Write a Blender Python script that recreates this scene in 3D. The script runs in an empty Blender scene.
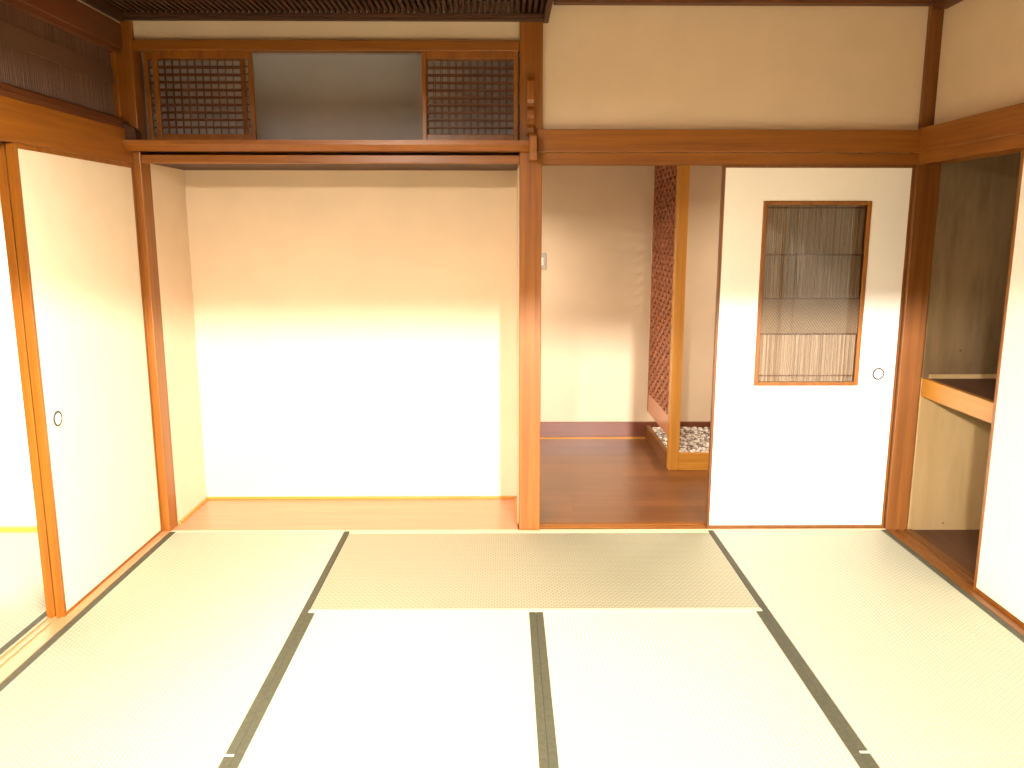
import bpy, bmesh, math, random
from mathutils import Vector, Matrix

random.seed(7)
SC = bpy.context.scene
COL = SC.collection

# ------------------------------------------------------------------ materials
def new_mat(name):
    m = bpy.data.materials.new(name)
    m.use_nodes = True
    nt = m.node_tree
    b = nt.nodes['Principled BSDF']
    return m, nt, b, nt.nodes['Material Output']

def N(nt, kind, **kw):
    n = nt.nodes.new(kind)
    for k, v in kw.items():
        if k in n.inputs.keys():
            n.inputs[k].default_value = v
        else:
            setattr(n, k, v)
    return n

def ramp(nt, fac, stops):
    r = nt.nodes.new('ShaderNodeValToRGB')
    e = r.color_ramp.elements
    while len(e) < len(stops):
        e.new(0.5)
    for el, (p, c) in zip(e, stops):
        el.position = p
        el.color = (*c, 1)
    nt.links.new(fac, r.inputs[0])
    return r.outputs[0]

def coords(nt, scale):
    tc = nt.nodes.new('ShaderNodeTexCoord')
    mp = nt.nodes.new('ShaderNodeMapping')
    mp.inputs['Scale'].default_value = scale
    nt.links.new(tc.outputs['Object'], mp.inputs['Vector'])
    return mp.outputs[0]

def bump(nt, b, height, strength, dist):
    bp = nt.nodes.new('ShaderNodeBump')
    bp.inputs['Strength'].default_value = strength
    bp.inputs['Distance'].default_value = dist
    nt.links.new(height, bp.inputs['Height'])
    nt.links.new(bp.outputs[0], b.inputs['Normal'])

def wood(name, axis, c0, c1, rough=0.42, coat=0.12):
    m, nt, b, o = new_mat(name)
    sc = [34, 34, 34]
    sc['xyz'.index(axis)] = 1.3
    v = coords(nt, sc)
    n = N(nt, 'ShaderNodeTexNoise', Scale=1.0, Detail=5.0, Roughness=0.62, Distortion=0.5)
    nt.links.new(v, n.inputs['Vector'])
    sc2 = [190, 190, 190]
    sc2['xyz'.index(axis)] = 3.0
    v2 = coords(nt, sc2)
    n2 = N(nt, 'ShaderNodeTexNoise', Scale=1.0, Detail=2.0)
    nt.links.new(v2, n2.inputs['Vector'])
    mx = N(nt, 'ShaderNodeMath', operation='MULTIPLY_ADD')
    mx.inputs[1].default_value = 0.22
    nt.links.new(n2.outputs[0], mx.inputs[0])
    nt.links.new(n.outputs[0], mx.inputs[2])
    col = ramp(nt, mx.outputs[0], [(0.42, c0), (0.78, c1)])
    nt.links.new(col, b.inputs['Base Color'])
    b.inputs['Roughness'].default_value = rough
    b.inputs['Coat Weight'].default_value = coat
    b.inputs['Coat Roughness'].default_value = 0.25
    bump(nt, b, n2.outputs[0], 0.06, 0.002)
    return m

WD0, WD1 = (0.185, 0.054, 0.002), (0.29, 0.096, 0.004)
M = {}
for a in 'xyz':
    M['wood_' + a] = wood('varnished cedar ' + a, a, WD0, WD1)
    M['dark_' + a] = wood('dark brown wood ' + a, a, (0.085, 0.024, 0.005), (0.14, 0.042, 0.008), 0.5, 0.05)
    M['brown_' + a] = wood('mid brown wood ' + a, a, (0.13, 0.040, 0.004), (0.21, 0.070, 0.008), 0.42, 0.15)
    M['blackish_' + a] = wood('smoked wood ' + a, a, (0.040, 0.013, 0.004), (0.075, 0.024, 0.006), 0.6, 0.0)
    M['red_' + a] = wood('red lacquered wood ' + a, a, (0.16, 0.03, 0.012), (0.22, 0.045, 0.018), 0.4, 0.2)
    M['light_' + a] = wood('light honey wood ' + a, a, (0.45, 0.19, 0.020), (0.60, 0.27, 0.032), 0.42, 0.2)
M['toko'] = wood('rose coloured alcove board', 'x', (0.52, 0.20, 0.10), (0.60, 0.25, 0.13), 0.3, 0.3)
M['sill'] = wood('pinkish threshold wood', 'y', (0.50, 0.20, 0.085), (0.60, 0.27, 0.12), 0.4, 0.2)
M['base'] = wood('brown baseboard wood', 'x', (0.12, 0.028, 0.008), (0.17, 0.043, 0.012), 0.35, 0.3)
M['weave'] = wood('reddish openwork wood', 'y', (0.27, 0.090, 0.040), (0.36, 0.135, 0.065), 0.5, 0.1)
M['closet_floor'] = wood('dark closet floor', 'y', (0.10, 0.045, 0.022), (0.15, 0.065, 0.032), 0.6, 0.0)

def plain(name, col, rough=0.8, noise=0.04, scale=6.0, bumpy=0.0, bscale=300.0):
    m, nt, b, o = new_mat(name)
    v = coords(nt, (1, 1, 1))
    n = N(nt, 'ShaderNodeTexNoise', Scale=scale, Detail=4.0)
    nt.links.new(v, n.inputs['Vector'])
    lo = tuple(c * (1 - noise) for c in col)
    hi = tuple(min(1, c * (1 + noise)) for c in col)
    c = ramp(nt, n.outputs[0], [(0.3, lo), (0.7, hi)])
    nt.links.new(c, b.inputs['Base Color'])
    b.inputs['Roughness'].default_value = rough
    if bumpy:
        n2 = N(nt, 'ShaderNodeTexNoise', Scale=bscale, Detail=3.0)
        nt.links.new(v, n2.inputs['Vector'])
        bump(nt, b, n2.outputs[0], bumpy, 0.002)
    return m

M['plaster'] = plain('warm beige sand plaster', (0.71, 0.565, 0.40), 0.92, 0.03, 5, 0.35, 350)
M['hallplaster'] = plain('hall plaster', (0.68, 0.545, 0.385), 0.92, 0.03, 5, 0.3, 350)
M['paper'] = plain('cream door paper', (0.74, 0.625, 0.46), 0.8, 0.02, 9, 0.1, 200)
M['white_paper'] = plain('white door paper', (0.89, 0.84, 0.75), 0.7, 0.015, 9, 0.08, 200)
M['ceiling'] = plain('ceiling board', (0.34, 0.22, 0.11), 0.7, 0.1, 4)
M['grey'] = plain('grey cupboard lining', (0.62, 0.59, 0.59), 0.9, 0.05, 4)
M['white'] = plain('white plastic', (0.85, 0.83, 0.76), 0.4, 0.01)
M['switch'] = plain('grey metal plate', (0.42, 0.40, 0.36), 0.4, 0.03)
M['ring'] = plain('pewter finger pull rim', (0.045, 0.042, 0.032), 0.6, 0.1, 40)
M['heri'] = plain('olive green cloth edging', (0.056, 0.055, 0.030), 0.75, 0.18, 60, 0.3, 900)
M['heri_pale'] = plain('pale straw edging', (0.62, 0.58, 0.36), 0.7, 0.05, 60, 0.2, 900)
M['black'] = plain('dark line', (0.03, 0.02, 0.015), 0.8, 0.1)

# plywood of the closet
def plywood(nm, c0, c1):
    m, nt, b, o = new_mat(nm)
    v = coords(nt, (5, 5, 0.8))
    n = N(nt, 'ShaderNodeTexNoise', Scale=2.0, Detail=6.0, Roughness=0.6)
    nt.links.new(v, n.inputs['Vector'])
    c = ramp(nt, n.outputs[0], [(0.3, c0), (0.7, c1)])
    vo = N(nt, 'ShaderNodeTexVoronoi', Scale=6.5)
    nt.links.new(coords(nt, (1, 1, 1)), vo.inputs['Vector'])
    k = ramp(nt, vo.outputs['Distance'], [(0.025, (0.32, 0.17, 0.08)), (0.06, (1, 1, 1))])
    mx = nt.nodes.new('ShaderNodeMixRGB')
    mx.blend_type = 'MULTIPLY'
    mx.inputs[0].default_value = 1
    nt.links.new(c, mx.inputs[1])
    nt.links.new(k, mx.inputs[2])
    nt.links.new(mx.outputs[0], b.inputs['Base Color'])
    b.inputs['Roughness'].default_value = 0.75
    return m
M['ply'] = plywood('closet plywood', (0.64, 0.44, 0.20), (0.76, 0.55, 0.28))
M['ply_shaded'] = plywood('mottled plywood with closet shade', (0.16, 0.10, 0.045), (0.30, 0.195, 0.095))  # shade inside the closet put into the colour of this mottled plywood

# woven rush of the mats; along = world axis the ribs repeat on
def tatami(name, along):
    m, nt, b, o = new_mat(name)
    tc = nt.nodes.new('ShaderNodeTexCoord')
    mp = nt.nodes.new('ShaderNodeMapping')
    nt.links.new(tc.outputs['Object'], mp.inputs['Vector'])
    if along == 'y':
        mp.inputs['Rotation'].default_value = (0, 0, math.radians(90))
    br = nt.nodes.new('ShaderNodeTexBrick')
    br.offset = 0.5
    br.inputs['Scale'].default_value = 1.0
    br.inputs['Brick Width'].default_value = 0.022
    br.inputs['Row Height'].default_value = 0.0145
    br.inputs['Mortar Size'].default_value = 0.0044
    br.inputs['Mortar Smooth'].default_value = 1.0
    nt.links.new(mp.outputs[0], br.inputs['Vector'])
    c0 = ramp(nt, br.outputs['Fac'], [(0.0, (0.405, 0.402, 0.292)), (1.0, (0.20, 0.190, 0.115))])
    n = N(nt, 'ShaderNodeTexNoise', Scale=1.0, Detail=3.0)
    nt.links.new(coords(nt, (60, 2.5, 1) if along == 'y' else (2.5, 60, 1)), n.inputs['Vector'])
    c1 = ramp(nt, n.outputs[0], [(0.3, (0.92, 0.93, 0.90)), (0.7, (1, 1, 1))])
    mx = nt.nodes.new('ShaderNodeMixRGB')
    mx.blend_type = 'MULTIPLY'
    mx.inputs[0].default_value = 1
    nt.links.new(c0, mx.inputs[1])
    nt.links.new(c1, mx.inputs[2])
    nt.links.new(mx.outputs[0], b.inputs['Base Color'])
    b.inputs['Roughness'].default_value = 0.6
    inv = N(nt, 'ShaderNodeMath', operation='SUBTRACT')
    inv.inputs[0].default_value = 1
    nt.links.new(br.outputs['Fac'], inv.inputs[1])
    bump(nt, b, inv.outputs[0], 0.7, 0.0016)
    # satin lustre of the rush stems: stretched across the stems
    gl = nt.nodes.new('ShaderNodeBsdfAnisotropic')
    gl.inputs['Color'].default_value = (0.9, 0.86, 0.70, 1)
    gl.inputs['Roughness'].default_value = 0.75
    gl.inputs['Anisotropy'].default_value = 0.5
    cx = nt.nodes.new('ShaderNodeCombineXYZ')
    cx.inputs[0 if along == 'y' else 1].default_value = 1.0
    nt.links.new(cx.outputs[0], gl.inputs['Tangent'])
    ms = nt.nodes.new('ShaderNodeMixShader')
    ms.inputs[0].default_value = 0.22
    nt.links.new(b.outputs[0], ms.inputs[1])
    nt.links.new(gl.outputs[0], ms.inputs[2])
    nt.links.new(ms.outputs[0], o.inputs['Surface'])
    return m
M['tatami_y'] = tatami('woven rush lengthwise', 'y')
M['tatami_x'] = tatami('woven rush crosswise', 'x')

def planks():
    m, nt, b, o = new_mat('hall strip flooring')
    br = nt.nodes.new('ShaderNodeTexBrick')
    br.offset = 0.37
    br.offset_frequency = 2
    br.inputs['Scale'].default_value = 1.0
    br.inputs['Brick Width'].default_value = 0.95
    br.inputs['Row Height'].default_value = 0.092
    br.inputs['Mortar Size'].default_value = 0.0012
    br.inputs['Color1'].default_value = (0.185, 0.062, 0.016, 1)
    br.inputs['Color2'].default_value = (0.125, 0.040, 0.010, 1)
    br.inputs['Mortar'].default_value = (0.07, 0.024, 0.008, 1)
    nt.links.new(coords(nt, (1, 1, 1)), br.inputs['Vector'])
    n = N(nt, 'ShaderNodeTexNoise', Scale=1.0, Detail=4.0)
    nt.links.new(coords(nt, (2, 60, 1)), n.inputs['Vector'])
    g = ramp(nt, n.outputs[0], [(0.3, (0.8, 0.8, 0.8)), (0.7, (1.15, 1.15, 1.15))])
    mx = nt.nodes.new('ShaderNodeMixRGB')
    mx.blend_type = 'MULTIPLY'
    mx.inputs[0].default_value = 1
    nt.links.new(br.outputs[0], mx.inputs[1])
    nt.links.new(g, mx.inputs[2])
    nt.links.new(mx.outputs[0], b.inputs['Base Color'])
    b.inputs['Roughness'].default_value = 0.32
    b.inputs['Coat Weight'].default_value = 0.3
    b.inputs['Coat Roughness'].default_value = 0.3
    return m
M['planks'] = planks()

def reeds(name, c0, c1, c2, axis):
    m, nt, b, o = new_mat(name)
    s = [2.0, 2.0, 0.9]
    s['xyz'.index(axis)] = 105
    n = N(nt, 'ShaderNodeTexNoise', Scale=1.0, Detail=2.0)
    nt.links.new(coords(nt, s), n.inputs['Vector'])
    c = ramp(nt, n.outputs[0], [(0.30, c0), (0.52, c1), (0.74, c2)])
    nt.links.new(c, b.inputs['Base Color'])
    b.inputs['Roughness'].default_value = 0.55
    return m
M['reed'] = reeds('split reed stems', (0.22, 0.125, 0.065), (0.41, 0.275, 0.18), (0.54, 0.385, 0.27), 'x')
M['reed_dark'] = reeds('smoked reed stems', (0.055, 0.022, 0.008), (0.10, 0.045, 0.020), (0.15, 0.075, 0.042), 'y')

def twill(name, c0, c1, axis):
    m, nt, b, o = new_mat(name)
    tc = nt.nodes.new('ShaderNodeTexCoord')
    mp = nt.nodes.new('ShaderNodeMapping')
    mp.inputs['Rotation'].default_value = (0, math.radians(38), 0) if axis == 'x' else (math.radians(38), 0, 0)
    nt.links.new(tc.outputs['Object'], mp.inputs['Vector'])
    w = nt.nodes.new('ShaderNodeTexWave')
    w.bands_direction = 'X' if axis == 'x' else 'Y'
    w.inputs['Scale'].default_value = 30
    w.inputs['Distortion'].default_value = 1.0
    w.inputs['Detail'].default_value = 1.0
    nt.links.new(mp.outputs[0], w.inputs['Vector'])
    c = ramp(nt, w.outputs['Fac'], [(0.2, c0), (0.8, c1)])
    nt.links.new(c, b.inputs['Base Color'])
    b.inputs['Roughness'].default_value = 0.6
    bump(nt, b, w.outputs['Fac'], 0.4, 0.002)
    return m
M['twill'] = twill('wickerwork band', (0.17, 0.095, 0.05), (0.30, 0.19, 0.11), 'x')
M['twill_dark'] = twill('smoked wickerwork band', (0.085, 0.040, 0.018), (0.12, 0.060, 0.030), 'y')

def glass():
    m, nt, b, o = new_mat('thin clear glass')
    nt.nodes.remove(b)
    t = nt.nodes.new('ShaderNodeBsdfTransparent')
    t.inputs[0].default_value = (0.95, 0.96, 0.95, 1)
    g = nt.nodes.new('ShaderNodeBsdfGlossy')
    g.inputs['Roughness'].default_value = 0.03
    f = N(nt, 'ShaderNodeFresnel', IOR=1.5)
    x = nt.nodes.new('ShaderNodeMixShader')
    nt.links.new(f.outputs[0], x.inputs[0])
    nt.links.new(t.outputs[0], x.inputs[1])
    nt.links.new(g.outputs[0], x.inputs[2])
    nt.links.new(x.outputs[0], o.inputs['Surface'])
    return m
M['glass'] = glass()

def acrylic():
    m, nt, b, o = new_mat('milk white lamp shade')
    nt.nodes.remove(b)
    t = nt.nodes.new('ShaderNodeBsdfTranslucent')
    t.inputs[0].default_value = (0.80, 0.72, 0.58, 1)
    d = nt.nodes.new('ShaderNodeBsdfDiffuse')
    d.inputs[0].default_value = (0.85, 0.80, 0.7, 1)
    x = nt.nodes.new('ShaderNodeMixShader')
    x.inputs[0].default_value = 0.5
    nt.links.new(t.outputs[0], x.inputs[1])
    nt.links.new(d.outputs[0], x.inputs[2])
    nt.links.new(x.outputs[0], o.inputs['Surface'])
    return m
M['acrylic'] = acrylic()

def glow(name, col, s):
    m, nt, b, o = new_mat(name)
    nt.nodes.remove(b)
    e = nt.nodes.new('ShaderNodeEmission')
    e.inputs[0].default_value = (*col, 1)
    e.inputs[1].default_value = s
    nt.links.new(e.outputs[0], o.inputs['Surface'])
    return m
WARM = (1.0, 0.88, 0.72)
M['lit_panel'] = glow('lit lamp diffuser', WARM, 225)
M['lit_added_hall'] = glow('lit added hall lamp', WARM, 118)
M['lit_shade'] = glow('lit lamp side', WARM, 0.5)

def stones():
    m, nt, b, o = new_mat('mixed pebbles')
    gi = nt.nodes.new('ShaderNodeNewGeometry')
    c = ramp(nt, gi.outputs['Random Per Island'], [(0.0, (0.10, 0.08, 0.065)), (0.3, (0.30, 0.24, 0.20)), (0.6, (0.62, 0.54, 0.46)), (1.0, (0.85, 0.80, 0.72))])
    nt.links.new(c, b.inputs['Base Color'])
    b.inputs['Roughness'].default_value = 0.6
    return m
M['stones'] = stones()

# ------------------------------------------------------------------ geometry helpers
class MB:
    def __init__(self):
        self.bm = bmesh.new()

    def box(self, x0, x1, y0, y1, z0, z1, bev=0.0):
        r = bmesh.ops.create_cube(self.bm, size=1.0)
        vs = r['verts']
        for v in vs:
            v.co = Vector(((x0 + x1) / 2 + v.co.x * (x1 - x0), (y0 + y1) / 2 + v.co.y * (y1 - y0), (z0 + z1) / 2 + v.co.z * (z1 - z0)))
        if bev:
            es = list({e for v in vs for e in v.link_edges})
            bmesh.ops.bevel(self.bm, geom=es, offset=bev, segments=2, profile=0.5, affect='EDGES')
        return self

    def prism(self, pts, axis, a0, a1):
        """outline pts in the plane normal to axis, pushed from a0 to a1"""
        def mk(p, a):
            if axis == 'x':
                return (a, p[0], p[1])
            if axis == 'y':
                return (p[0], a, p[1])
            return (p[0], p[1], a)
        A = [self.bm.verts.new(mk(p, a0)) for p in pts]
        B = [self.bm.verts.new(mk(p, a1)) for p in pts]
        n = len(pts)
        fs = [self.bm.faces.new(A), self.bm.faces.new(B[::-1])]
        for i in range(n):
            fs.append(self.bm.faces.new((A[i], B[i], B[(i + 1) % n], A[(i + 1) % n])))
        bmesh.ops.recalc_face_normals(self.bm, faces=fs)
        return self

    def cyl(self, p0, p1, r, seg=10):
        p0, p1 = Vector(p0), Vector(p1)
        d = p1 - p0
        rot = d.to_track_quat('Z', 'Y').to_matrix().to_4x4()
        bmesh.ops.create_cone(self.bm, cap_ends=True, segments=seg, radius1=r, radius2=r, depth=d.length,
                              matrix=Matrix.Translation((p0 + p1) / 2) @ rot)
        return self

    def ring(self, c, R, r, axis='z', seg=48, sub=10):
        c = Vector(c)
        g = []
        for i in range(seg):
            t = 2 * math.pi * i / seg
            row = []
            for j in range(sub):
                s = 2 * math.pi * j / sub
                q = (R + r * math.cos(s))
                p = (q * math.cos(t), q * math.sin(t), r * math.sin(s))
                if axis == 'y':
                    p = (p[0], p[2], p[1])
                elif axis == 'x':
                    p = (p[2], p[0], p[1])
                row.append(self.bm.verts.new(c + Vector(p)))
            g.append(row)
        for i in range(seg):
            for j in range(sub):
                self.bm.faces.new((g[i][j], g[(i + 1) % seg][j], g[(i + 1) % seg][(j + 1) % sub], g[i][(j + 1) % sub]))
        return self

    def disc(self, c, R, axis='y', seg=32, depth=0.002):
        c = Vector(c)
        a = {'x': Vector((1, 0, 0)), 'y': Vector((0, 1, 0)), 'z': Vector((0, 0, 1))}[axis]
        return self.cyl(c - a * depth / 2, c + a * depth / 2, R, seg)

    def done(self, name, mat, parent=None, smooth=False):
        bmesh.ops.recalc_face_normals(self.bm, faces=self.bm.faces[:])
        if parent is not None:
            off = Vector(parent['_w'])
        else:
            zs = [v.co for v in self.bm.verts]
            lo = Vector((min(p[i] for p in zs) for i in range(3)))
            hi = Vector((max(p[i] for p in zs) for i in range(3)))
            off = Vector(((lo.x + hi.x) / 2, (lo.y + hi.y) / 2, lo.z))
        for v in self.bm.verts:
            v.co -= off
        me = bpy.data.meshes.new(name)
        self.bm.to_mesh(me)
        self.bm.free()
        if smooth:
            for p in me.polygons:
                p.use_smooth = True
        me.materials.append(M[mat] if isinstance(mat, str) else mat)
        o = bpy.data.objects.new(name, me)
        COL.objects.link(o)
        if parent is not None:
            o.parent = parent
            o['_w'] = tuple(off)
        else:
            o.location = off
            o['_w'] = tuple(off)
        return o

def tag(o, label=None, cat=None, group=None, kind=None):
    if label:
        o['label'] = label
    if cat:
        o['category'] = cat
    if group:
        o['group'] = group
    if kind:
        o['kind'] = kind
    return o

def thing(name, loc, label, cat, group=None, kind=None):
    o = bpy.data.objects.new(name, None)
    o.empty_display_size = 0.05
    COL.objects.link(o)
    o.location = loc
    o['_w'] = tuple(loc)
    return tag(o, label, cat, group, kind)

def B(x0, x1, y0, y1, z0, z1, bev=0.0):
    return MB().box(x0, x1, y0, y1, z0, z1, bev)

def struct(name, mb, mat, label=None, cat=None):
    return tag(mb.done(name, mat), label, cat, None, 'structure')

# ------------------------------------------------------------------ main sizes (metres)
KZ = 1.790          # underside of the lintels
CEIL = 2.53
RX = 3.605          # right edge of the mats
RY = -8.0           # wall behind the photographer
TH = 0.045          # mat thickness

# ------------------------------------------------------------------ floor, ceiling, far shells
struct('floor', B(-2.2, 4.7, RY, 2.1, -0.16, -TH - 0.001), 'dark_x', 'wooden sub-floor beneath the straw mats', 'floor')
struct('ceiling', B(-2.2, 3.8, RY - 0.1, 0.03, CEIL, CEIL + 0.06), 'ceiling', 'board ceiling above the mat room', 'ceiling')
struct('wall_rear', B(-2.2, 4.7, RY - 0.1, RY, -0.16, CEIL), 'plaster', 'beige plaster wall behind the photographer', 'wall')

# back wall plaster
struct('wall_back', B(1.853, RX, 0.03, 0.075, 1.90, CEIL), 'plaster', 'beige plaster wall above the hall doorway and glazed door', 'wall')
struct('wall_strip', B(0.0, 1.75, 0.03, 0.075, 2.325, CEIL), 'plaster', 'narrow plaster strip between the lattice cabinet and slatted canopy', 'wall')
struct('wall_partition', MB().box(-0.10, 3.66, -3.68, -3.63, 1.79, CEIL), 'plaster', 'plaster panel over the opening behind the photographer', 'wall')
# right wall above closet
struct('wall_right', B(3.662, 3.70, RY, 0.0, 1.93, CEIL), 'plaster', 'beige plaster wall above the closet opening', 'wall')
struct('wall_right_lower', B(3.662, 3.70, RY, -1.95, -0.16, 1.93), 'plaster')
# left wall above transom
struct('wall_left', B(-0.085, -0.045, RY, 0.0, 2.38, CEIL), 'plaster', 'plaster strip above the reed transom', 'wall')

# hall
struct('floor_hall', B(0.55, 4.25, 0.105, 1.95, -0.06, -0.004), 'planks', 'glossy brown strip floor of the hall', 'floor')
struct('wall_hall_back', B(0.5, 4.3, 1.90, 1.96, -0.16, 2.5), 'hallplaster', 'cream plaster back wall of the hall', 'wall')
struct('wall_hall_left', B(0.48, 0.55, 0.6, 1.96, -0.16, 2.5), 'hallplaster')
struct('wall_hall_right', B(4.25, 4.31, 0.09, 1.96, -0.16, 2.5), 'hallplaster')
struct('wall_hall_front', MB().box(3.70, 4.3, 0.05, 0.09, -0.16, 2.5).box(1.853, 3.72, 0.076, 0.10, 1.85, 2.5).box(0.48, 1.80, 0.58, 0.62, -0.16, 2.5), 'hallplaster')
struct('ceiling_hall', B(0.48, 4.31, 0.076, 1.96, 2.42, 2.5), 'ceiling')
bb = thing('baseboard_hall', (2.0, 1.89, 0), 'reddish brown baseboard along the hall back wall', 'baseboard', kind='structure')
B(0.55, 4.25, 1.882, 1.90, 0.006, 0.119, 0.002).done('board', 'base', bb)
B(0.55, 2.705, 1.872, 1.90, -0.004, 0.006).done('bottom_strip', 'light_x', bb)

# next room, seen through the left opening
struct('wall_next_room', B(-2.2, -0.10, 0.03, 0.08, -0.16, CEIL), 'white_paper', 'white wall of the next room through the left opening', 'wall')
struct('wall_next_room_far', B(-2.26, -2.2, RY, 0.08, -0.16, CEIL), 'plaster')
struct('baseboard_next_room', B(-2.2, -0.115, 0.0, 0.03, -0.02, 0.024), 'light_x', 'thin orange skirting strip in the next room', 'baseboard')

# ------------------------------------------------------------------ posts and beams of the room
struct('trim_1', B(-0.108, -0.002, 0.0, 0.105, -0.1, CEIL, 0.004), 'wood_z', 'orange wooden post at the left corner of the alcove', 'post')
struct('trim_2', B(1.748, 1.853, 0.0, 0.105, -0.1, CEIL, 0.004), 'wood_z', 'orange wooden post between the alcove and the hall doorway', 'post')
struct('trim_3', B(RX, 3.715, 0.0, 0.105, -0.1, CEIL, 0.004), 'brown_z', 'brown wooden post at the corner beside the closet', 'post')
# lintel boards over the hall doorway and the glazed door
struct('trim_4', B(1.832, RX, -0.022, 0.0, 1.841, 1.942, 0.003), 'wood_x', 'broad wooden beam across the back wall over the doorway', 'beam')
struct('trim_5', MB().box(1.853, RX, 0.004, 0.018, KZ, 1.8405).box(1.853, RX, 0.018, 0.105, 1.805, 1.8405).box(1.853, RX, 0.053, 0.057, KZ, 1.806).box(1.853, RX, 0.092, 0.105, KZ, 1.806),
       'wood_x', 'grooved door-head board under the beam on the back wall', 'lintel')
# right wall beams
struct('trim_6', B(3.592, 3.66, RY, -0.001, 1.842, 1.95, 0.003), 'wood_y', 'broad wooden beam on the right wall above the closet', 'beam')
struct('trim_7', MB().box(3.607, 3.622, RY, -0.001, KZ, 1.8415).box(3.622, 3.725, RY, -0.001, 1.806, 1.8415).box(3.662, 3.668, RY, -0.001, KZ, 1.807).box(3.71, 3.725, RY, -0.001, KZ, 1.807),
       'wood_y', 'grooved door-head board over the closet opening', 'lintel')
# left wall beams
struct('trim_8', B(-0.075, -0.036, RY, -0.001, 1.786, 1.936, 0.003), 'wood_y', 'broad wooden beam on the left wall above the sliding doors', 'beam')
struct('trim_9', MB().box(-0.113, -0.076, RY, -0.001, 1.80, 1.90).box(-0.113, -0.109, RY, -0.001, 1.785, 1.80), 'wood_y')
# curved moulding on top of the left beam
prof = [(-0.108, 1.9365), (-0.040, 1.9365), (-0.0405, 1.955), (-0.046, 1.962), (-0.050, 1.975), (-0.056, 1.984), (-0.064, 1.988), (-0.108, 1.988)]
struct('trim_10', MB().prism(prof, 'y', RY, -0.001), 'dark_y', 'dark narrow moulding between the left beam and reed transom', 'moulding')
struct('trim_11', MB().box(-0.083, -0.040, RY, -0.001, 2.288, 2.395, 0.004).box(-0.083, -0.052, RY, -0.001, 2.266, 2.289), 'dark_y', 'dark upper rail over the reed transom', 'rail')
# ceiling edge strips
struct('trim_12', B(1.9, 3.66, -0.02, 0.03, 2.486, CEIL, 0.003), 'dark_x', 'dark strip where the back wall meets the ceiling', 'trim')
struct('trim_13', B(3.607, 3.662, RY, -0.021, 2.462, CEIL, 0.003), 'dark_y', 'dark strip where the right wall meets the ceiling', 'trim')
# thresholds
def sill(x0, x1, y0, y1, grooves, axis, mat, name, label):
    mb = MB()
    mb.box(x0, x1, y0, y1, -TH, -0.004)
    a0, a1 = (x0, x1) if axis == 'y' else (y0, y1)
    cuts = [a0] + [g for gr in grooves for g in gr] + [a1]
    for i in range(0, len(cuts), 2):
        if axis == 'y':
            mb.box(cuts[i], cuts[i + 1], y0, y1, -0.0045, 0.002)
        else:
            mb.box(x0, x1, cuts[i], cuts[i + 1], -0.0045, 0.002)
    return struct(name, mb, mat, label, 'threshold')
sill(-0.113, -0.002, RY, -0.001, [(-0.102, -0.082), (-0.070, -0.050)], 'y', 'sill', 'trim_14', 'grooved pinkish threshold under the left sliding doors')
sill(RX + 0.001, 3.735, RY, -0.001, [(3.632, 3.656), (3.674, 3.698)], 'y', 'brown_y', 'trim_15', 'grooved brown threshold in front of the closet')
sill(1.8545, RX - 0.001, 0.012, 0.105, [(0.026, 0.046), (0.062, 0.082)], 'x', 'wood_x', 'trim_16', 'grooved wooden threshold between the mats and the hall')
struct('trim_17', B(-0.001, RX, -0.006, 0.0115, -TH, 0.001), 'heri_pale', 'pale strip between the mats and the back threshold', 'trim')

# ------------------------------------------------------------------ alcove
struct('wall_alcove_back', B(-0.06, 1.80, 0.52, 0.575, -0.1, 1.80), 'plaster', 'blank plaster back wall of the alcove', 'wall')
struct('wall_alcove_left', B(-0.06, -0.003, 0.105, 0.52, -0.1, 1.80), 'plaster', 'narrow plaster side wall at the left of the alcove', 'wall')
struct('wall_alcove_right', B(1.744, 1.80, 0.105, 0.52, -0.1, 1.80), 'plaster', 'plaster side wall of the alcove by the centre post', 'wall')
al = thing('alcove_floor', (0.87, 0.27, -TH), 'rose coloured wooden floor board of the empty alcove', 'floor board', kind='structure')
B(-0.003, 1.744, 0.012, 0.52, -TH, -0.002).done('board', 'toko', al)
tb = MB().box(-0.003, 1.744, 0.506, 0.5195, -0.002, 0.011, 0.002).box(-0.0025, 0.010, 0.106, 0.507, -0.002, 0.011, 0.002).box(1.732, 1.7435, 0.106, 0.507, -0.002, 0.011, 0.002)
tb.done('edge_strip', 'light_x', al)
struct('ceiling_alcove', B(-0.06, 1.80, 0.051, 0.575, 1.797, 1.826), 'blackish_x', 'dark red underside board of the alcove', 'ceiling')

# ------------------------------------------------------------------ lattice cabinet over the alcove
cab = thing('cabinet', (0.87, 0.0, 1.79), 'wooden wall cupboard over the alcove with sliding lattice doors, open in the middle', 'cabinet')
B(0.0, 1.747, 0.006, 0.06, 2.286, 2.331, 0.003).done('top_rail', 'wood_x', cab)
MB().box(0.0, 1.747, 0.012, 0.10, 1.848, 1.882).box(0.0, 1.747, 0.050, 0.054, 1.882, 1.888).box(0.0, 1.747, 0.008, 0.02, 1.882, 1.888).done('track_rail', 'wood_x', cab)
sp = [(-0.085, 1.886), (0.012, 1.886), (0.012, 1.842), (-0.050, 1.842), (-0.085, 1.866)]
MB().prism(sp, 'x', -0.0415, 1.79).done('shelf', 'wood_x', cab)
B(-0.0015, 1.7475, 0.004, 0.05, 1.792, 1.829, 0.003).done('lower_rail', 'wood_x', cab)
MB().box(-0.05, 1.79, 0.46, 0.50, 1.84, 2.42).box(-0.05, -0.003, 0.106, 0.46, 1.84, 2.42).box(1.747, 1.79, 0.106, 0.46, 1.84, 2.42).box(-0.003, 1.747, 0.106, 0.46, 2.36, 2.40).done('lining', 'grey', cab)
B(-0.003, 1.747, 0.1, 0.46, 1.84, 1.86).done('floor_board', 'dark_x', cab)

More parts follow.
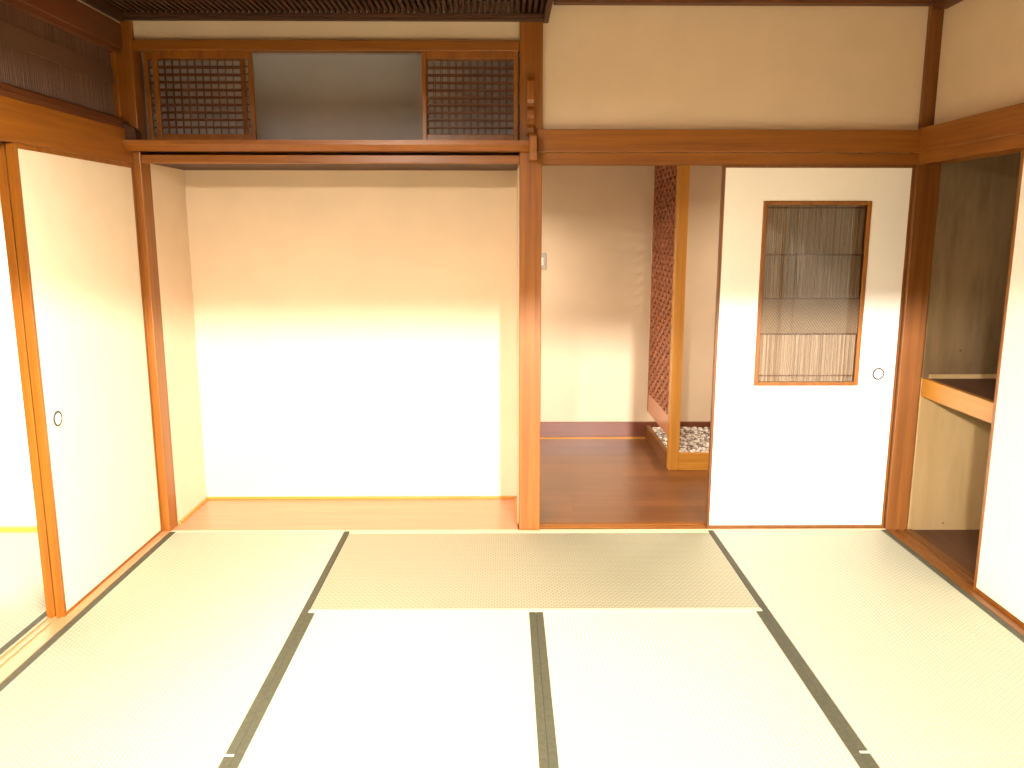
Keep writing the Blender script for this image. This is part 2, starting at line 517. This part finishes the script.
def lattice_door(x0, x1, y, first=[None]):
    z0, z1 = 1.8895, 2.289
    s = 0.021
    mb = MB()
    mb.box(x0, x0 + s, y, y + 0.02, z0, z1, 0.002).box(x1 - s, x1, y, y + 0.02, z0, z1, 0.002)
    mb.box(x0 + s, x1 - s, y, y + 0.02, z0, z0 + 0.034, 0.002).box(x0 + s, x1 - s, y, y + 0.02, z1 - 0.034, z1, 0.002)
    d = mb.done('sliding_door', 'wood_z', cab)
    nx, nz = 12, 10
    w, h = x1 - x0 - 2 * s, z1 - z0 - 0.068
    lb = MB()
    for i in range(1, nx):
        x = x0 + s + w * i / nx
        lb.box(x - 0.0016, x + 0.0016, y + 0.004, y + 0.008, z0 + 0.034, z1 - 0.034)
    lb.done('lattice', 'dark_z', d)
    lb = MB()
    for j in range(1, nz):
        z = z0 + 0.034 + h * j / nz
        lb.box(x0 + s, x1 - s, y + 0.0085, y + 0.0145, z - 0.0028, z + 0.0028)
    lb.done('lattice', 'dark_x', d)
    return d
lattice_door(0.075, 0.528, 0.024)
lattice_door(0.020, 0.482, 0.062)
lattice_door(1.298, 1.741, 0.024)
lattice_door(1.303, 1.744, 0.062)

# carved shelf-end bracket at the left corner post
cl = thing('carved_bracket', (-0.02, -0.03, 1.886), 'dark curved wooden bracket at the left end of the cupboard shelf', 'bracket')
cp = [(-0.0415, 1.8865), (0.011, 1.8865), (0.011, 1.920), (0.008, 1.930), (0.000, 1.940), (-0.008, 1.946), (-0.018, 1.948), (-0.028, 1.953), (-0.036, 1.960), (-0.0405, 1.968), (-0.0415, 1.972)]
MB().prism(cp, 'y', -0.060, -0.0015).done('carved_block', 'blackish_x', cl)
# carved shelf-end bracket on the centre post
cb = thing('carved_bracket', (1.80, -0.001, 1.80), 'small notched wooden bracket on the centre post at the right shelf end', 'bracket')
up = [(-0.0005, 1.915), (-0.034, 1.915), (-0.042, 1.925), (-0.044, 1.945), (-0.036, 1.955), (-0.026, 1.962), (-0.026, 1.978), (-0.038, 1.986), (-0.046, 2.0), (-0.046, 2.020), (-0.036, 2.034), (-0.026, 2.04),
      (-0.026, 2.056), (-0.032, 2.07), (-0.032, 2.15), (-0.024, 2.165), (-0.0005, 2.168)]
MB().prism(up, 'x', 1.782, 1.812).done('carved_upright', 'wood_z', cb)
lo = [(-0.0005, 1.912), (-0.105, 1.912), (-0.110, 1.900), (-0.106, 1.83), (-0.100, 1.802), (-0.0005, 1.800)]
MB().prism(lo, 'x', 1.791, 1.823).done('end_cap', 'wood_z', cb)

# ------------------------------------------------------------------ slatted canopy above the cabinet
cn = thing('slatted_canopy', (0.92, 0.0, 2.40), 'dark brown slatted wooden canopy along the top of the alcove', 'canopy')
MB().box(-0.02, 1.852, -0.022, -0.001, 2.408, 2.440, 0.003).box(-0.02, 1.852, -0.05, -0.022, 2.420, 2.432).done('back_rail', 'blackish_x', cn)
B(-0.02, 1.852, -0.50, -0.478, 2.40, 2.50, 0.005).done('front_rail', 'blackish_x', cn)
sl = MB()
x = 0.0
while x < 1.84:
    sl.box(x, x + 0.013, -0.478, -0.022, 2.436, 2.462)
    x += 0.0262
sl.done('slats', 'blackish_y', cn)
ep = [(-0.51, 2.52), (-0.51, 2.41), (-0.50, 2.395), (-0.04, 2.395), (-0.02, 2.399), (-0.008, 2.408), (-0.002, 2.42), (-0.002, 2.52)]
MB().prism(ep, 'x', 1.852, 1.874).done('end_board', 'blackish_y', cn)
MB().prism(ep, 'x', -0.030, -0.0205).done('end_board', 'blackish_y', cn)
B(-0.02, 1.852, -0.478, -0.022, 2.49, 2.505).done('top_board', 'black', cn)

# ------------------------------------------------------------------ reed transom on the left wall
tr = thing('transom_panel', (-0.08, -1.0, 1.985), 'dark reed transom panel above the left beam', 'transom')
mb = MB()
y = -0.045
while y > -2.6:
    r = random.uniform(0.0035, 0.0055)
    mb.cyl((-0.085, y, 1.995), (-0.085, y, 2.27), r, 6)
    y -= 2 * r + random.uniform(0.0002, 0.0012)
mb.done('reeds', 'reed_dark', tr)
B(-0.100, -0.092, -2.6, -0.03, 1.99, 2.275).done('backing', 'dark_z', tr)
B(-0.082, -0.074, -2.6, -0.045, 2.13, 2.20).done('wicker_band', 'twill_dark', tr)
MB().box(-0.092, -0.060, -0.040, -0.030, 1.99, 2.275, 0.002).done('stile', 'wood_z', tr)
# wall behind further transoms towards the camera
struct('wall_left_lower', MB().box(-0.10, -0.05, RY, -2.62, 1.99, 2.3).box(-0.10, -0.05, RY, -2.85, 0.003, 1.78), 'plaster')

# ------------------------------------------------------------------ sliding doors
def finger_pull(d, c, R, axis):
    mb = MB().ring(c, R, 0.0042, axis, 40, 8)
    h = mb.done('finger_pull', 'ring', d, True)
    q = Vector(c)
    cup = MB().disc(q, R - 0.001, axis, 32, 0.003)
    cup.done('pull_cup', 'white', h)
    return h

def fusuma(name, xf, y0, y1, label, mat='paper', th=0.028, pull=None, side=1, stile='wood_z'):
    """door in a plane of constant x; xf = face seen, body goes away from the viewer's side"""
    xb = xf - th * side
    a, b_ = min(xf, xb), max(xf, xb)
    s = 0.018
    d = thing(name, ((a + b_) / 2, (y0 + y1) / 2, 0.0), label, 'sliding door', kind='structure')
    B(a + 0.002, b_ - 0.002, y0 + s, y1 - s, 0.016, 1.785 - s).done('paper_panel', mat, d)
    MB().box(a, b_, y0, y0 + s, -0.003, 1.785, 0.0015).box(a, b_, y1 - s, y1, -0.003, 1.785, 0.0015).box(a + 0.001, b_ - 0.001, y0 + s, y1 - s, -0.003, 0.016).box(a + 0.001, b_ - 0.001, y0 + s, y1 - s, 1.785 - s, 1.785).done('frame', stile, d)
    if pull:
        finger_pull(d, (xf - 0.001 * side, pull[0], pull[1]), pull[2], 'x')
    return d
fusuma('door_1', -0.038, -0.930, -0.002, 'cream sliding door with round finger pull, left wall, nearest the mats', pull=(-0.835, 0.773, 0.026), th=0.033)
fusuma('door_2', -0.0762, -0.928, -0.004, 'sliding door behind the cream one, only its orange edge showing', th=0.033)
fusuma('door_3', 3.650, -1.62, -0.702, 'white sliding closet door at the right edge of the photo', mat='white_paper', th=0.026, side=-1)

fusuma('door_5', 3.680, -1.948, -1.05, 'second closet door behind the first, out of view', mat='white_paper', th=0.026, side=-1)
d4 = thing('door_4', (3.16, 0.033, 0.0), 'white sliding door with a tall reed-and-glass window', 'sliding door', kind='structure')
dx0, dx1, dy0, dy1 = 2.703, 3.603, 0.024, 0.050
wx0, wx1, wz0, wz1 = 2.900, 3.414, 0.736, 1.624
fx = 0.012
pan = MB()
pan.box(dx0 + fx, wx0 + 0.004, dy0, dy1, 0.016, 1.776).box(wx1 - 0.004, dx1 - fx, dy0, dy1, 0.016, 1.776)
pan.box(wx0 + 0.004, wx1 - 0.004, dy0, dy1, 0.016, wz0 + 0.004).box(wx0 + 0.004, wx1 - 0.004, dy0, dy1, wz1 - 0.004, 1.776)
pan.done('paper_panel', 'white_paper', d4)
MB().box(dx0, dx0 + fx, dy0 + 0.0, dy1 + 0.001, -0.003, 1.80).box(dx1 - fx, dx1, dy0 - 0.001, dy1 + 0.001, -0.003, 1.80).box(dx0 + fx, dx1 - fx, dy0 - 0.001, dy1 + 0.001, -0.003, 0.017).box(dx0 + fx, dx1 - fx, dy0 - 0.001, dy1 + 0.001, 1.775, 1.80).done('frame', 'brown_z', d4)
w = 0.020
wf = MB().box(wx0, wx0 + w, dy0 - 0.006, dy1 + 0.006, wz0, wz1, 0.003).box(wx1 - w, wx1, dy0 - 0.006, dy1 + 0.006, wz0, wz1, 0.003)
wf.box(wx0 + w, wx1 - w, dy0 - 0.006, dy1 + 0.006, wz0, wz0 + w, 0.003).box(wx0 + w, wx1 - w, dy0 - 0.006, dy1 + 0.006, wz1 - w, wz1, 0.003)
wfo = wf.done('window_frame', 'wood_z', d4)
mb = MB()
x = wx0 + w + 0.003
while x < wx1 - w - 0.002:
    r = random.uniform(0.0028, 0.0052)
    mb.cyl((x, dy0 + 0.016 + random.uniform(0, 0.002), wz0 + w), (x, dy0 + 0.016 + random.uniform(0, 0.002), wz1 - w), r, 7)
    x += 2 * r + random.choice([0.0001, 0.0003, 0.0005, 0.0022])
mb.done('reeds', 'reed', wfo)
B(wx0 + w, wx1 - w, dy0 + 0.007, dy0 + 0.011, 0.995, 1.160).done('wicker_band', 'twill', wfo)
tl = MB()
for z in (1.372, 1.592, 1.163, 0.991, 0.785):
    tl.box(wx0 + w, wx1 - w, dy0 + 0.006, dy0 + 0.010, z - 0.003, z + 0.003)
tl.done('binding_strips', 'dark_x', wfo)
B(wx0 + w, wx1 - w, dy0 + 0.0005, dy0 + 0.003, wz0 + w, wz1 - w).done('glass_pane', 'glass', wfo)
B(wx0 + w, wx1 - w, dy0 + 0.0235, dy0 + 0.0255, wz0 + w, wz1 - w).done('backing', 'paper', wfo)
finger_pull(d4, (3.512, dy0 - 0.001, 0.795), 0.026, 'y')

# ------------------------------------------------------------------ closet behind the right wall
struct('wall_closet_upper', B(3.716, 4.55, 0.0, 0.045, 0.78, 1.88), 'ply_shaded', 'mottled upper plywood side of the open closet, shade in its colour', 'wall')
struct('wall_closet_side', B(3.716, 4.55, 0.0, 0.045, -0.1, 0.779), 'ply', 'bare plywood side of the closet below its shelf', 'wall')
struct('wall_closet_back', B(4.50, 4.55, -1.95, 0.0, -0.1, 1.88), 'ply_shaded')
struct('wall_closet_end', B(3.70, 4.55, -2.0, -1.95, -0.1, 1.88), 'ply')
struct('floor_closet', B(3.736, 4.50, -1.95, -0.001, -0.06, -0.002), 'closet_floor', 'dark brown board floor of the closet', 'floor')
struct('ceiling_closet', B(3.726, 4.55, -1.95, 0.0, 1.86, 1.90), 'ply_shaded')
cs = thing('closet_shelf', (4.1, -0.95, 0.68), 'wooden shelf across the middle of the open closet', 'shelf')
B(3.745, 4.499, -1.949, -0.012, 0.762, 0.7775).done('board', 'closet_floor', cs)
B(3.718, 3.746, -1.949, -0.001, 0.688, 0.7785, 0.003).done('front_beam', 'light_y', cs)
B(3.748, 4.499, -0.012, -0.001, 0.760, 0.798, 0.002).done('cleat', 'ply', cs)

# ------------------------------------------------------------------ hall screen, planter, pebbles, switch
sc_ = thing('screen', (2.74, 1.48, 0), 'openwork wooden partition screen beside an orange post in the hall', 'screen')
B(2.713, 2.777, 1.060, 1.136, -0.004, 2.42, 0.004).done('post', 'light_z', sc_)
wv = MB()
px, wl, amp, sp_ = 2.726, 0.125, 0.0150, 0.0345
k = 0
zc = 0.352
while zc < 2.40:
    n = 60
    prev = None
    for i in range(n + 1):
        yy = 1.137 + (1.862 - 1.137) * i / n
        zz = zc + amp * math.cos(2 * math.pi * (yy - 1.137) / wl + (math.pi if k % 2 else 0))
        cur = [wv.bm.verts.new(q) for q in ((px - 0.010, yy, zz - 0.0062), (px + 0.010, yy, zz - 0.0062), (px + 0.010, yy, zz + 0.0062), (px - 0.010, yy, zz + 0.0062))]
        if prev:
            for j in range(4):
                wv.bm.faces.new((prev[j], prev[(j + 1) % 4], cur[(j + 1) % 4], cur[j]))
        prev = cur
    k += 1
    zc += sp_
wv.done('openwork_panel', 'weave', sc_)
B(2.716, 2.736, 1.137, 1.862, 0.20, 0.335).done('lower_board', 'toko', sc_)
B(2.712, 2.740, 1.862, 1.880, 0.20, 2.42, 0.003).done('stile', 'weave', sc_)

pb = thing('planter', (3.1, 1.48, 0), 'low wooden planter tray of pebbles beside the hall screen', 'planter')
B(2.778, 4.24, 1.066, 1.090, -0.004, 0.108, 0.002).done('front_board', 'light_x', pb)
sb = B(2.705, 2.730, 1.137, 1.871, -0.004, 0.092, 0.002).done('side_board', 'brown_y', pb)
B(2.7035, 2.7315, 1.137, 1.871, 0.0922, 0.099, 0.001).done('side_cap', 'brown_y', pb)
B(2.731, 4.24, 1.091, 1.871, -0.004, 0.05).done('bed', 'dark_x', pb)
st = MB()
for i in range(3400):
    xx = random.uniform(2.745, 3.42)
    yy = random.uniform(1.105, 1.865)
    if xx < 2.80 and yy < 1.15:
        continue
    r = random.uniform(0.007, 0.017)
    mat = Matrix.Translation((xx, yy, 0.064 + random.uniform(0.0, 0.020))) @ Matrix.Rotation(random.uniform(0, 3.14), 4, 'Z') @ Matrix.Rotation(random.uniform(-.4, .4), 4, 'X') @ Matrix.Diagonal((r * random.uniform(0.9, 1.4), r, r * 0.65, 1))
    bmesh.ops.create_icosphere(st.bm, subdivisions=1, radius=1.0, matrix=mat)
tag(st.done('pebbles', 'stones', None, True), 'grey and white pebbles spread in the hall planter tray', 'pebbles', None, 'stuff')

sw = thing('light_switch', (1.935, 1.899, 1.22), 'grey light switch plate on the hall wall beside the centre post', 'switch')
B(1.900, 1.970, 1.892, 1.8995, 1.218, 1.338, 0.002).done('plate', 'switch', sw)
B(1.918, 1.952, 1.888, 1.8925, 1.25, 1.305, 0.002).done('rocker', 'white', sw)

# ------------------------------------------------------------------ straw mats
def mat(x0, x1, y0, y1, along, label, heri, pale=False, fold=None):
    """heri: sides that carry the cloth edging, subset of 'lrfb'"""
    t = thing('tatami_mat', ((x0 + x1) / 2, (y0 + y1) / 2, -TH), label, 'tatami mat', 'straw mats on the floor')
    g = 0.0007
    B(x0 + g, x1 - g, y0 + g, y1 - g, -TH, 0.0, 0.0015).done('woven_rush', 'tatami_' + along, t)
    hw = 0.0275
    e = 0.0014
    for s in heri:
        if s == 'l':
            q = (x0 + g - .0002, x0 + hw, y0 + g, y1 - g)
        elif s == 'r':
            q = (x1 - hw, x1 - g + .0002, y0 + g, y1 - g)
        elif s == 'f':
            q = (x0 + g, x1 - g, y0 + g - .0002, y0 + hw)
        else:
            q = (x0 + g, x1 - g, y1 - hw, y1 - g + .0002)
        h = B(q[0], q[1], q[2], q[3], -TH, e).done('cloth_edging', 'heri_pale' if pale else 'heri', t)
        if fold and s in fold:
            B(q[0], q[1], y0 + g, y0 + 0.010, e, e + 0.0012).done('end_fold', 'heri_pale', h)
    return t
W1, W2, W3, W4 = 0.0, 0.9, 2.7, RX
mat(W2, W3, -0.9, -0.006, 'x', 'straw mat lying crosswise in front of the alcove and doorway, with pale edging', 'fb', pale=True)
mat(W1, W2, -1.8, -0.006, 'y', 'long straw mat along the left sliding doors', 'lr', fold='r')
mat(W3, W4, -1.8, -0.006, 'y', 'long straw mat along the closet on the right', 'lr', fold='l')
mat(W2, 1.8, -2.7, -0.9, 'y', 'front centre straw mat, left of the middle seam', 'lr')
mat(1.8, W3, -2.7, -0.9, 'y', 'front centre straw mat, right of the middle seam', 'lr')
mat(W1, W2, -3.6, -1.8, 'y', 'straw mat at the bottom left corner, mostly cut off', 'lr')
mat(W3, W4, -3.6, -1.8, 'y', 'straw mat at the bottom right corner, mostly cut off', 'lr')
mat(-1.013, -0.114, -1.8, -0.001, 'y', 'straw mat of the next room beyond the left threshold', 'lr')
struct('floor_rear', MB().box(0.9, 2.7, -3.6, -2.7, -TH, 0).box(0, RX, RY, -3.6, -TH, 0).box(-2.2, -1.014, RY, -0.001, -TH, 0).box(-1.014, -0.114, RY, -1.8, -TH, 0), 'tatami_x', 'straw floor out of view', 'floor')

# ------------------------------------------------------------------ lamps: the room's pendant, and added unseen ones in hall and rear
def pendant(x, y, zb, label, mat_panel):
    t = thing('pendant_lamp', (x, y, zb), label, 'lamp')
    h = 0.26
    r = MB()
    for z0, z1 in ((zb, zb + 0.02), (zb + 0.13, zb + 0.15)):
        r.box(x - h, x + h, y - h, y - h + 0.015, z0, z1).box(x - h, x + h, y + h - 0.015, y + h, z0, z1)
        r.box(x - h, x - h + 0.015, y - h + 0.015, y + h - 0.015, z0, z1).box(x + h - 0.015, x + h, y - h + 0.015, y + h - 0.015, z0, z1)
    r.done('frame', 'wood_x', t)
    a = MB()
    q = h - 0.006
    a.box(x - q, x + q, y - q, y - q + 0.002, zb + 0.02, zb + 0.13).box(x - q, x + q, y + q - 0.002, y + q, zb + 0.02, zb + 0.13)
    a.box(x - q, x - q + 0.002, y - q, y + q, zb + 0.02, zb + 0.13).box(x + q - 0.002, x + q, y - q, y + q, zb + 0.02, zb + 0.13)
    a.done('shade', 'lit_shade', t)
    B(x - h + 0.016, x + h - 0.016, y - h + 0.016, y + h - 0.016, zb + 0.135, zb + 0.142).done('top_plate', 'white', t)
    B(x - h + 0.0155, x + h - 0.0155, y - h + 0.0155, y + h - 0.0155, zb + 0.002, zb + 0.008).done('diffuser', mat_panel, t)
    MB().cyl((x, y, zb + 0.142), (x, y, CEIL), 0.006).cyl((x, y, CEIL - 0.03), (x, y, CEIL), 0.05, 24).done('cord', 'white', t)
    return t
pendant(0.95, -2.15, 2.13, 'square pendant lamp over the middle of the mat room', 'lit_panel')
def added_hall_lamp(x, y, z, label):  # unseen lamp added to brighten the hall below its shade
    t = thing('added_hall_lamp', (x, y, z), label, 'lamp', 'added hall lamps')
    MB().cyl((x, y, z + 0.008), (x, y, z + 0.16), 0.155, 32).cyl((x, y, z + 0.16), (x, y, z + 0.19), 0.05, 20).done('added_lamp_shade', 'dark_z', t)
    MB().cyl((x, y, z), (x, y, z + 0.0075), 0.145, 32).done('diffuser', 'lit_added_hall', t)
    MB().cyl((x, y, z + 0.19), (x, y, 2.42), 0.005).done('cord', 'black', t)
added_hall_lamp(1.45, 1.25, 1.62, 'added round lamp hidden behind the alcove, brightening the hall')
added_hall_lamp(3.75, 1.00, 1.72, 'added round lamp hidden behind the door, brightening the planter end')
def added_spot(x, y, z, aim, power, label, cone=58):  # unseen fixture, added and aimed to brighten lower walls and the next room
    t = thing('added_spot', (x, y, z), label, 'lamp', 'added spot lamps out of view')
    d = (Vector(aim) - Vector((x, y, z))).normalized()
    c = Vector((x, y, z))
    g = MB()
    g.cyl(c - d * 0.16, c - d * 0.03, 0.075, 24)
    g.done('housing', 'white', t)
    MB().cyl(c - d * 0.10, (x, y - 0.02, CEIL), 0.008).cyl((x, y - 0.02, CEIL - 0.02), (x, y - 0.02, CEIL), 0.045, 24).done('bracket', 'white', t)
    l = bpy.data.lights.new('added_spot_light', 'SPOT')
    l.energy = power
    l.color = (1.0, 0.94, 0.87)
    l.shadow_soft_size = 0.13
    l.spot_size = math.radians(cone)
    l.spot_blend = 0.3
    o = bpy.data.objects.new('added_spot_light', l)
    COL.objects.link(o)
    o.parent = t
    o.rotation_euler = d.to_track_quat('-Z', 'Y').to_euler()
added_spot(0.5, -7.0, 2.44, (2.1, 0, 0.35), 1000, 'white ceiling spot lamp added on the left of the rear room')
added_spot(3.1, -7.0, 2.44, (1.2, 0, 0.35), 4600, 'white ceiling spot lamp added on the right of the rear room')

added_spot(-1.3, -7.0, 2.44, (-1.5, 0, 0.4), 6000, 'white ceiling spot lamp added in the next room', 24)

# ------------------------------------------------------------------ world, camera, view
wd = bpy.data.worlds.new('World')
SC.world = wd
wd.use_nodes = True
wd.node_tree.nodes['Background'].inputs[0].default_value = (1, 0.9, 0.75, 1)
wd.node_tree.nodes['Background'].inputs[1].default_value = 0.05

cd = bpy.data.cameras.new('camera')
cam = bpy.data.objects.new('camera', cd)
COL.objects.link(cam)
SC.camera = cam
cd.sensor_fit = 'HORIZONTAL'
cd.sensor_width = 36.0
cd.lens = 815.9 / 1024 * 36.0
cd.clip_start = 0.02
PI_, YA_, RO_ = 0.1833, 0.0095, 0.0005
fw = Vector((math.sin(YA_) * math.cos(PI_), math.cos(YA_) * math.cos(PI_), -math.sin(PI_)))
rt = Vector((math.cos(YA_), -math.sin(YA_), 0))
u = rt.cross(fw)
r2 = rt * math.cos(RO_) + u * math.sin(RO_)
u2 = -rt * math.sin(RO_) + u * math.cos(RO_)
mw = Matrix(((r2.x, u2.x, -fw.x, 1.676), (r2.y, u2.y, -fw.y, -3.9071), (r2.z, u2.z, -fw.z, 1.4753), (0, 0, 0, 1)))
cam.matrix_world = mw

vs = SC.view_settings
SC.display_settings.display_device = 'sRGB'
vs.view_transform = 'Standard'
vs.look = 'None'
vs.exposure = 0.0
vs.gamma = 1.0
vs.use_curve_mapping = False

for o in bpy.data.objects:
    if '_w' in o.keys():
        del o['_w']
